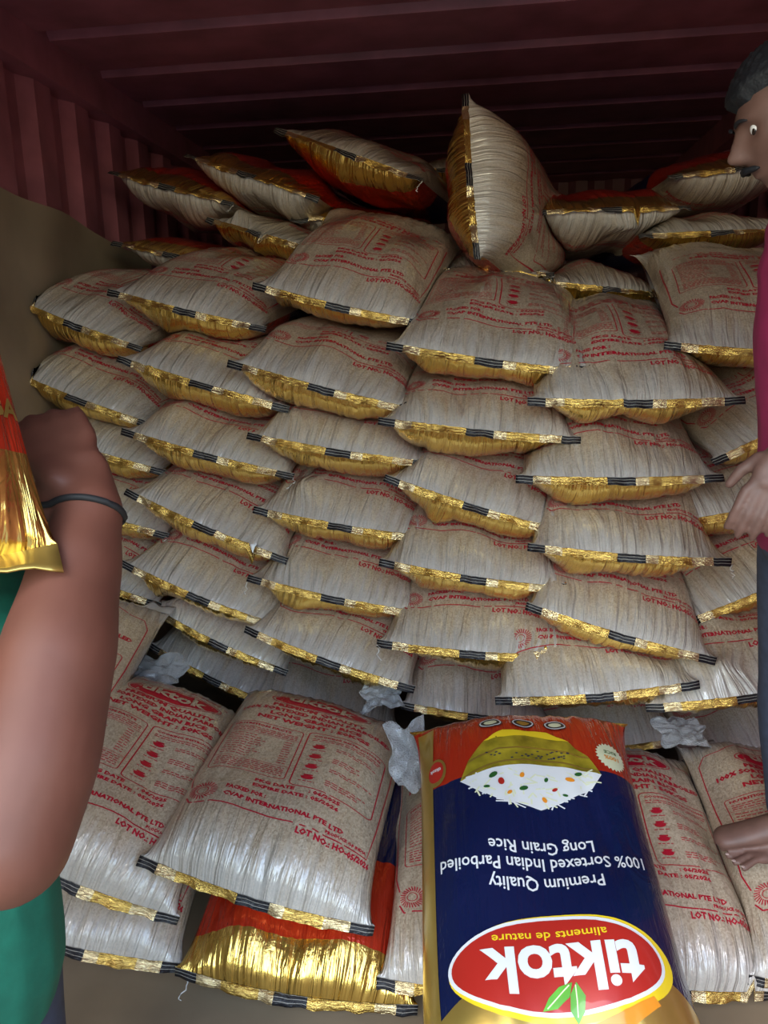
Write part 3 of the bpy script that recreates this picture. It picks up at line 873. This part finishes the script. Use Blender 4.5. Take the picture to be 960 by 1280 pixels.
def skin_eval(joints, edges, root, n=20):
    """tapered elliptical capsules along the skeleton; merge() fuses them into one continuous surface"""
    V, F = [], []
    X0 = Vector((1, 0, 0)); Y0 = Vector((0, 1, 0))
    for a, b in edges:
        ja, jb = joints[a], joints[b]
        ra = (ja[1], ja[2] if len(ja) > 2 else ja[1]); rb = (jb[1], jb[2] if len(jb) > 2 else jb[1])
        pa, pb = Vector(ja[0]), Vector(jb[0]); d = pb-pa
        if d.length < 1e-5: continue
        d.normalize()
        x = X0-d*X0.dot(d)
        if x.length < .45: x = Y0-d*Y0.dot(d)
        if abs(ra[0]-ra[1]) < .0005 and x.length < .3: x = d.orthogonal()
        x.normalize(); y = d.cross(x)
        rings = []
        for k in range(5):
            t_ = math.radians(-80+80*k/4); m_ = sum(ra)/2
            rings.append((pa+d*m_*math.sin(t_), ra[0]*math.cos(t_), ra[1]*math.cos(t_)))
        for k in range(1, 6):
            q = k/6; e = q*q*(3-2*q); rings.append((pa.lerp(pb, q), ra[0]+(rb[0]-ra[0])*e, ra[1]+(rb[1]-ra[1])*e))
        for k in range(5):
            t_ = math.radians(80*k/4); m_ = sum(rb)/2
            rings.append((pb+d*m_*math.sin(t_), rb[0]*math.cos(t_), rb[1]*math.cos(t_)))
        o = len(V)
        for c, rx, ry in rings:
            for i_ in range(n):
                t_ = 2*math.pi*i_/n; V.append(c+x*rx*math.cos(t_)+y*ry*math.sin(t_))
        for k in range(len(rings)-1):
            for i_ in range(n):
                p = o+k*n+i_; q = o+k*n+(i_+1) % n; F.append((p, q, q+n, p+n))
        F.append(tuple(range(o, o+n))[::-1]); F.append(tuple(range(o+(len(rings)-1)*n, o+len(rings)*n)))
    return new_mesh('sk', V, F)
def merge(name, meshes, voxel, smooth=4):
    bm = bmesh.new()
    for me in meshes: bm.from_mesh(me)
    me = bpy.data.meshes.new(name); bm.to_mesh(me); bm.free()
    ob = bpy.data.objects.new('tmp', me); COL.objects.link(ob)
    r = ob.modifiers.new('r', 'REMESH'); r.mode = 'VOXEL'; r.voxel_size = voxel; r.use_smooth_shade = True
    q = ob.modifiers.new('s', 'SMOOTH'); q.iterations = smooth; q.factor = .5
    dg = bpy.context.evaluated_depsgraph_get()
    out = bpy.data.meshes.new_from_object(ob.evaluated_get(dg)); out.name = name
    bpy.data.objects.remove(ob); bpy.data.meshes.remove(me)
    out.polygons.foreach_set('use_smooth', [True]*len(out.polygons)); out.materials.clear()
    return out
def shift(me, org):
    me.transform(Matrix.Translation(-Vector(org))); me.update(); return me
def frame(origin, fwd, upish):
    y = Vector(fwd).normalized(); x = y.cross(Vector(upish)).normalized(); z = x.cross(y)
    m_ = Matrix((x, y, z)).transposed().to_4x4(); m_.translation = origin; return m_
def g_(a, s_): return math.exp(-(a/s_)**2)
def head_shape(x, y, z, infl=0):
    """unit sphere direction -> head surface (metres), y forward, z up"""
    hx, hy, hz = .076, .098, .118
    X, Y, Z = x*hx, y*hy, z*hz
    if z < 0:
        k = (-z)**1.4; X *= 1-.34*k; Y = Y*(1-.16*k) + .020*k if y > 0 else Y*(1-.38*k)+.012*k
    if y > 0:
        Y -= .010*g_(z-.15, .5)*g_(x, .8)*0 
        Y += .030*g_(x, .16)*(g_(z+.16, .13)*.95+g_(z-.02, .16)*.5)            # nose
        Y += .010*g_(abs(x)-.17, .09)*g_(z+.22, .09)                             # nostril wings
        Y -= .013*g_(abs(x)-.40, .18)*g_(z-.12, .12)                             # sockets
        Y += .007*g_(abs(x)-.33, .25)*g_(z-.30, .10)                             # brow
        Y += .009*g_(x, .26)*(g_(z+.43, .045)+g_(z+.54, .05))                    # lips
        Y += .011*g_(x, .30)*g_(z+.82, .16)                                      # chin
        X += math.copysign(.005, x)*g_(abs(x)-.72, .2)*g_(z+.05, .2)              # cheekbones
    v = Vector((X, Y, Z))
    if infl: v += v.normalized()*infl
    return v
def sphere_dirs(nu=64, nv=48):
    V = [(0, 0, 1)]; F = []
    for j in range(1, nv):
        p = math.pi*j/nv
        for i in range(nu):
            t_ = 2*math.pi*i/nu; V.append((math.sin(p)*math.sin(t_), math.sin(p)*math.cos(t_), math.cos(p)))
    V.append((0, 0, -1)); L_ = len(V)-1
    for i in range(nu): F.append((0, 1+i, 1+(i+1) % nu)[::-1])
    for j in range(nv-2):
        for i in range(nu):
            a = 1+j*nu+i; b = 1+j*nu+(i+1) % nu; F.append((a, b, b+nu, a+nu))
    for i in range(nu): F.append((1+(nv-2)*nu+i, L_, 1+(nv-2)*nu+(i+1) % nu)[::-1])
    return V, F
def head_mesh():
    V, F = sphere_dirs(80, 64)
    return new_mesh('h', [head_shape(*v) for v in V], F)
def ball(name, c, r, mt, parent, mtx=None, sc=(1, 1, 1)):
    V, F = sphere_dirs(20, 14)
    P = [Vector((v[0]*r*sc[0], v[1]*r*sc[1], v[2]*r*sc[2]))+Vector(c) for v in V]
    if mtx: P = [mtx @ p for p in P]
    return link(name, new_mesh(name, P, F), mt, parent)
def head_parts(mtx, root, org, beard=True):
    T_ = Matrix.Translation(-Vector(org)) @ mtx
    V, F = sphere_dirs(72, 54); rn = random.Random(4)
    P = []
    for v in V:
        x, y, z = v
        ok = z > .52-.25*(1-abs(x)) - .0 if y > .25 else z > -.35+.9*max(0, y)
        ok = (z > .50 + .10*abs(x)) if y > .35 else (z > -.45+1.9*max(0, y+.15))
        e = .016+.010*max(0, z)+.004*math.sin(x*31+z*17)*math.sin(y*27) if ok else -.012
        P.append(T_ @ head_shape(x, y, z, e))
    link('hair', new_mesh('hair', P, F), M['hair'], root)
    for sx in (-1, 1):
        ball('eye', (sx*.0300, .0712, .0125), .0125, M['eye'], root, T_)
        e = ball('iris', (sx*.0320, .0775, .0105), .0088, M['iris'], root, T_, (1, .6, 1))
        b = [T_ @ Vector((sx*(.014+.034*k/7), .1005-.014*(k/7)**2, .031+.006*math.sin(math.pi*k/7))) for k in range(8)]
        VV_, FF_ = tube_pts(b, [.0015, .0035, .004, .004, .0038, .0032, .0026, .001], 6)
        link('eyebrow', new_mesh('eyebrow', VV_, FF_), M['hair'], root)
    if beard:
        b = [T_ @ Vector((x_, .107-9*x_*x_-.006*(abs(x_) > .02), -.043-.25*abs(x_))) for x_ in np.linspace(-.034, .034, 11)]
        VV_, FF_ = tube_pts(b, [.002, .0045, .006, .0065, .0065, .0055, .0065, .0065, .006, .0045, .002], 8)
        link('moustache', new_mesh('moustache', VV_, FF_), M['hair'], root)
def ear_mesh(mtx):
    ms = []
    for sx in (-1, 1):
        V, F = sphere_dirs(18, 14)
        P = [mtx @ (Vector((v[0]*.008+sx*(.078+.006*max(0, -v[1])), v[1]*.018-.006, v[2]*.031+.002))) for v in V]
        ms.append(new_mesh('e', P, F))
    return ms
def hand_joints(J, E, wrist, w, fwd, nrm, side, curl, scale=1.0, tag_=''):
    """adds palm, four fingers and a thumb to a skeleton. side=+1: thumb on +x of the hand frame"""
    y = Vector(fwd).normalized(); z = (Vector(nrm)-y*Vector(nrm).dot(y)).normalized(); x = y.cross(z)
    P = lambda a, b, c: Vector(w)+(x*a*side+y*b+z*c)*scale
    k = tag_
    J[k+'palm'] = (P(0, .045, 0), .036*scale, .017*scale); E.append((wrist, k+'palm'))
    for i, (ox, ln) in enumerate(((.030, .072), (.011, .080), (-.009, .074), (-.028, .058))):
        p = P(ox, .085, .001); J[k+'k%d' % i] = (p, .0105*scale, .0105*scale); E.append((k+'palm', k+'k%d' % i))
        a = curl*.5; q = p; prev = k+'k%d' % i
        for s2, fr in enumerate((.45, .32, .25)):
            d = y*math.cos(a)-z*math.sin(a)+x*side*(ox*1.3)
            q = q+d*ln*fr*scale; nm = k+'f%d%d' % (i, s2)
            r = (.0092, .0083, .0068)[s2]*scale; J[nm] = (q, r, r); E.append((prev, nm)); prev = nm; a += curl*.9
    p = P(.030, .025, -.004); J[k+'t0'] = (p, .014*scale, .013*scale); E.append((k+'palm', k+'t0'))
    p = P(.050, .052, -.012); J[k+'t1'] = (p, .0105*scale, .0105*scale); E.append((k+'t0', k+'t1'))
    p = P(.058, .080, -.022); J[k+'t2'] = (p, .0085*scale, .0085*scale); E.append((k+'t1', k+'t2'))
def axis_of(a, b): return (Vector(b)-Vector(a)).normalized()

# ---------------- man at the left, carrying a foil sack; only his forearm, hand and shirt are in view
def man_left():
    wr, el = at(113, 640, .71), at(8, 1050, .585)
    pel = Vector((-.77, .84, .86)); che = Vector((-.70, .84, 1.10)); nk = Vector((-.70, .86, 1.29))
    sh = Vector((-.535, .77, 1.22)); shl = Vector((-.88, .84, 1.21)); ell = Vector((-.93, .62, 1.04)); wrl = Vector((-.80, .56, 1.20))
    J = {'pelvis': (pel, .14, .10), 'waist': (Vector((-.74, .84, .98)), .125, .09), 'chest': (che, .15, .10), 'upper': (Vector((-.70, .84, 1.18)), .13, .085),
         'neck': (nk, .052, .052), 'skull': (Vector((-.70, .87, 1.37)), .055, .055),
         'shr': (sh, .056, .056), 'uar': (sh.lerp(el, .5), .050, .050), 'elr': (el, .049, .049),
         'fa1': (at(42, 950, .605), .0500, .0500), 'fa2': (at(72, 820, .64), .0470, .0470), 'fa3': (at(93, 720, .68), .0400, .0400), 'wrr': (wr, .0300, .0280),
         'shl': (shl, .056, .056), 'ell': (ell, .045, .045), 'wrl': (wrl, .03, .028)}
    E = [('pelvis', 'waist'), ('waist', 'chest'), ('chest', 'upper'), ('upper', 'neck'), ('neck', 'skull'), ('upper', 'shr'), ('shr', 'uar'), ('uar', 'elr'),
         ('elr', 'fa1'), ('fa1', 'fa2'), ('fa2', 'fa3'), ('fa3', 'wrr'), ('upper', 'shl'), ('shl', 'ell'), ('ell', 'wrl')]
    for s2, n in ((1, 'r'), (-1, 'l')):
        h = pel+Vector((s2*.10, 0, -.06)); kn = Vector((-.78+s2*.11, .82+.04*s2, .47)); an = Vector((-.78+s2*.12, .86+.05*s2, .09))
        J['hip'+n] = (h, .085, .085); J['kn'+n] = (kn, .055, .055); J['ca'+n] = (kn.lerp(an, .35), .052, .052); J['an'+n] = (an, .036, .036)
        J['to'+n] = (an+Vector((.01, .14, -.055)), .036, .022)
        E += [('pelvis', 'hip'+n), ('hip'+n, 'kn'+n), ('kn'+n, 'ca'+n), ('ca'+n, 'an'+n), ('an'+n, 'to'+n)]
    fw = at(66, 545, .755)-wr
    hand_joints(J, E, 'wrr', wr, fw, at(113, 640, .60)-wr, -1, .30, 1.0, 'r')
    hand_joints(J, E, 'wrl', wrl, (.3, .1, .5), (0, -.3, -1), 1, .4, 1.0, 'l')
    sk = skin_eval(J, E, 'pelvis')
    mt = frame(Vector((-.70, .895, 1.43)), (.35, 1, -.05), (0, 0, 1))
    hm = head_mesh(); hm.transform(mt)
    body = merge('body', [sk, hm]+ear_mesh(mt), .0055, 3)
    org = Vector((-.70, .85, 0)); root = empty('person', org)
    tag(root, 'person in green at the left edge, bare forearm with black wrist cord, holding a sack', 'person')
    link('body', shift(body, org), M['skin'], root)
    head_parts(mt, root, org)
    # shirt
    S = {'hem': (Vector((-.765, .82, .70)), .205, .16), 'w': (Vector((-.74, .835, .98)), .185, .125), 'c': (che, .185, .13), 'u': (Vector((-.70, .84, 1.17)), .165, .115),
         'n': (Vector((-.70, .85, 1.235)), .075, .07), 's1': (sh, .078, .078), 's2': (sh.lerp(el, .34), .080, .080),
         's3': (shl, .078, .078), 's4': (shl.lerp(ell, .5), .076, .076)}
    sm = skin_eval(S, [('hem', 'w'), ('w', 'c'), ('c', 'u'), ('u', 'n'), ('u', 's1'), ('s1', 's2'), ('u', 's3'), ('s3', 's4')], 'hem')
    link('shirt', shift(merge('shirt', [sm], .010, 3), org), M['shirt_green'], root)
    T2 = {'p': (pel, .165, .12)}
    E2 = []
    for n in 'rl':
        T2['h'+n] = (J['hip'+n][0], .10, .10); T2['k'+n] = (J['kn'+n][0], .075, .075); T2['a'+n] = (J['an'+n][0]+Vector((0, 0, .01)), .062, .062)
        E2 += [('p', 'h'+n), ('h'+n, 'k'+n), ('k'+n, 'a'+n)]
    link('trousers', shift(merge('trousers', [skin_eval(T2, E2, 'p')], .011, 3), org), M['denim'], root)
    # black cord round the wrist
    c = at(113, 640, .71); ax = axis_of(at(93, 720, .68), wr); x = ax.orthogonal().normalized(); y = ax.cross(x)
    # measure the arm there
    bt = BVHTree.FromPolygons([v.co+org for v in body.vertices], [tuple(p.vertices) for p in body.polygons])
    pts = []
    for k in range(41):
        t_ = 2*math.pi*k/40; d = x*math.cos(t_)+y*math.sin(t_)
        hit = bt.ray_cast(c, d, .08)[0]; r = (hit-c).length if hit else .033
        pts.append(c+d*(r+.001)-org)
    VV_, FF_ = tube_pts(pts, .0034, 6)
    link('wrist_cord', new_mesh('wrist_cord', VV_, FF_), M['cord'], root)
man_left()

# ---------------- man at the right: face, shirt, hand, jeans and one bare foot in view
def surf_z(x, y, default):
    best = default
    for B in BAGS:
        G = B.G.reshape(-1, 3); d = np.hypot(G[:, 0]-x, G[:, 1]-y); k = d < .03
        if k.any(): best = max(best, G[k, 2].max()) if G[k, 2].max() < .75 else best
    return best
def man_right():
    g = ray_z(930, 1075, .34)
    toes_px = [(900, 1047, .0120, .062), (904, 1060, .0098, .050), (911, 1070, .0092, .044), (919, 1078, .0088, .038), (930, 1085, .0084, .032)]
    J = {}; E = []
    zt = 1.70
    zs = surf_z(*at(945, 1062, zt).to_2d(), .30)
    def onz(px, py, dz):
        p = ray_z(px, py, zs+dz); return p
    ank = onz(1015, 1035, .075)
    J['ankle'] = (ank, .036, .036)
    J['heel'] = (onz(1040, 1062, .03), .032, .030); E.append(('ankle', 'heel'))
    J['mid'] = (onz(975, 1052, .040), .032, .026); E.append(('ankle', 'mid'))
    J['ballA'] = (onz(938, 1051, .020), .0150, .015); J['ballB'] = (onz(958, 1072, .018), .015, .014)
    E += [('mid', 'ballA'), ('mid', 'ballB')]
    for i, (px, py, r, ln) in enumerate(toes_px):
        tip = onz(px, py, r*.9)
        base = J['ballA'][0].lerp(J['ballB'][0], i/4)
        k1 = tip.lerp(base, .5)+Vector((0, 0, .006))
        J['ta%d' % i] = (k1, r*.86, r*.86); J['tb%d' % i] = (tip, r, r*.85)
        E += [(('ballA', 'ballA', 'mid', 'ballB', 'ballB')[i], 'ta%d' % i), ('ta%d' % i, 'tb%d' % i)]
    pel = at(1035, 650, 1.50); che = at(1040, 410, 1.44); upp = at(1035, 330, 1.42); nk = at(1010, 262, 1.40)
    kn = at(1035, 880, 1.62); sh = at(1060, 345, 1.30); el = at(1085, 520, 1.26); wr = at(982, 564, 1.35)
    hdc = at(995, 150, 1.40)
    J.update({'knee': (kn, .055, .055), 'calf': (kn.lerp(ank, .35), .052, .052), 'hip': (pel+Vector((0, -.08, -.05)), .085, .085), 'pelvis': (pel, .12, .10),
              'waist': (pel.lerp(che, .45), .10, .10), 'chest': (che, .115, .115), 'upper': (upp, .10, .10), 'neck': (nk, .052, .052), 'skull': (nk.lerp(hdc, .7), .055, .055),
              'shn': (sh, .056, .056), 'eln': (el, .044, .044), 'fan': (el.lerp(wr, .4), .040, .040), 'wrn': (wr, .029, .026)})
    E += [('pelvis', 'hip'), ('hip', 'knee'), ('knee', 'calf'), ('calf', 'ankle'), ('pelvis', 'waist'), ('waist', 'chest'), ('chest', 'upper'), ('upper', 'neck'), ('neck', 'skull'),
          ('upper', 'shn'), ('shn', 'eln'), ('eln', 'fan'), ('fan', 'wrn')]
    sf = upp+Vector((.02, .17, 0)); ef = sf+Vector((.12, .05, -.26)); wf = ef+Vector((.04, -.03, -.23))
    hf = pel+Vector((0, .08, -.05)); kf = hf+Vector((.02, .05, -.40)); af = Vector((kf.x+.04, kf.y+.02, zs+.085)); tf = af+Vector((-.15, .01, -.05))
    J.update({'shf': (sf, .056, .056), 'elf': (ef, .044, .044), 'wrf': (wf, .028, .026), 'hif': (hf, .085, .085), 'knf': (kf, .055, .055), 'anf': (af, .036, .036), 'tof': (tf, .036, .020)})
    E += [('upper', 'shf'), ('shf', 'elf'), ('elf', 'wrf'), ('pelvis', 'hif'), ('hif', 'knf'), ('knf', 'anf'), ('anf', 'tof')]
    hand_joints(J, E, 'wrn', wr, at(943, 650, 1.35)-wr, at(1003, 560, 1.1)-wr, 1, .35, 1.04, 'n')
    hand_joints(J, E, 'wrf', wf, (-.2, 0, -1), (0, 1, 0), 1, .4, 1.0, 'f')
    sk = skin_eval(J, E, 'pelvis')
    toward = Vector((-1.0, .10, -.42)); mt = frame(hdc, toward, (0.0, 0, 1))
    hm = head_mesh(); hm.transform(mt)
    body = merge('body', [sk, hm]+ear_mesh(mt), .0045, 2)
    org = Vector((pel.x, pel.y, zs)); root = empty('person', org)
    tag(root, 'barefoot man in a maroon shirt and dark jeans at the right edge, looking down left', 'person')
    link('body', shift(body, org), M['skin2'], root)
    head_parts(mt, root, org)
    for i, (px, py, r, ln) in enumerate(toes_px):
        tip = J['tb%d' % i][0]; d = axis_of(J['ta%d' % i][0], tip)
        ball('toenail', tip+d*r*.50+Vector((0, 0, r*.80))-org, r*.55, M['toenail'], root, None, (1, .9, .35))
    S = {'hem': (pel+Vector((0, 0, .0)), .135, .125), 'w': (pel.lerp(che, .45), .125, .12), 'c': (che, .135, .13), 'u': (upp+Vector((0, 0, -.01)), .118, .11), 'n': (nk+Vector((0, 0, -.04)), .07, .07),
         's1': (sh, .076, .076), 's2': (sh.lerp(el, .75), .075, .075), 's3': (sf, .076, .076), 's4': (sf.lerp(ef, .7), .07, .07)}
    sm = skin_eval(S, [('hem', 'w'), ('w', 'c'), ('c', 'u'), ('u', 'n'), ('u', 's1'), ('s1', 's2'), ('u', 's3'), ('s3', 's4')], 'hem')
    link('shirt', shift(merge('shirt', [sm], .010, 3), org), M['shirt_maroon'], root)
    T2 = {'p': (pel+Vector((0, 0, -.02)), .128, .115), 'h1': (J['hip'][0], .095, .095), 'k1': (kn, .072, .072), 'a1': (kn.lerp(ank, .72), .062, .062),
          'h2': (hf, .095, .095), 'k2': (kf, .072, .072), 'a2': (kf.lerp(af, .85), .062, .062)}
    link('jeans', shift(merge('jeans', [skin_eval(T2, [('p', 'h1'), ('h1', 'k1'), ('k1', 'a1'), ('p', 'h2'), ('h2', 'k2'), ('k2', 'a2')], 'p')], .010, 3), org), M['denim'], root)
M['toenail'] = simple('toenail', (.42, .30, .26), .35, 0, .05)
man_right()

# ---------------- loose crumpled film between the front sacks
mf, ntf, bf = mat('clear_crumpled_film')
nzf = N(ntf, 'ShaderNodeTexNoise', i_Scale=35.0, i_Detail=4.0); bpf = N(ntf, 'ShaderNodeBump', i_Strength=1.0, i_Distance=.01)
ntf.links.new(nzf.outputs[0], bpf.inputs['Height']); ntf.links.new(bpf.outputs[0], bf.inputs['Normal'])
bf.inputs['Base Color'].default_value = (.9, .93, .96, 1); bf.inputs['Roughness'].default_value = .18
bf.inputs['Transmission Weight'].default_value = .70; bf.inputs['IOR'].default_value = 1.12; bf.inputs['Coat Weight'].default_value = .5
def crumple(c, ex, ey, seed, label):
    rs = np.random.RandomState(seed); n = 34
    ex = Vector(ex); ey = Vector(ey); ez = ex.cross(ey).normalized()
    V, F = [], []
    ph = rs.uniform(0, 6.28, 12); fr = rs.uniform(2, 11, 12); an = rs.uniform(0, 6.28, 12)
    for j in range(n+1):
        for i in range(n+1):
            a, b = i/n-.5, j/n-.5
            h = sum(abs(math.sin(fr[k]*(a*math.cos(an[k])+b*math.sin(an[k]))*1.6+ph[k]))/(1+fr[k]*.35) for k in range(12))
            rr = 1+.18*math.sin(5*math.atan2(b, a)+ph[0])
            V.append(ex*a*rr+ey*b*rr+ez*(h-2.2)*.012)
    m0 = len(V); V += [v-ez*.0008 for v in V]
    for j in range(n):
        for i in range(n):
            a = j*(n+1)+i; F.append((a, a+1, a+n+2, a+n+1)); F.append((m0+a, m0+a+n+1, m0+a+n+2, m0+a+1))
    o = link('plastic_film', new_mesh('plastic_film', V, F, True), mf); o.location = c
    tag(o, label, 'plastic film')
crumple(at(512, 945, 2.02), _r*.10+_u*.02, _u*.13+_f*.12-_r*.03, 3, 'crumpled clear plastic film left of the far end of the navy sack')
crumple(at(200, 838, 2.42), _r*.16, _u*.07+_f*.10, 5, 'crumpled clear plastic film at the foot of the second wall column')
crumple(at(850, 915, 2.20), _r*.13, _u*.05+_f*.10, 7, 'crumpled clear plastic film between the sack tops right of the navy sack')
crumple(at(478, 868, 2.35), _r*.12+_u*.02, _u*.06+_f*.08, 9, 'crumpled clear plastic film at the top right corner of the front pair')
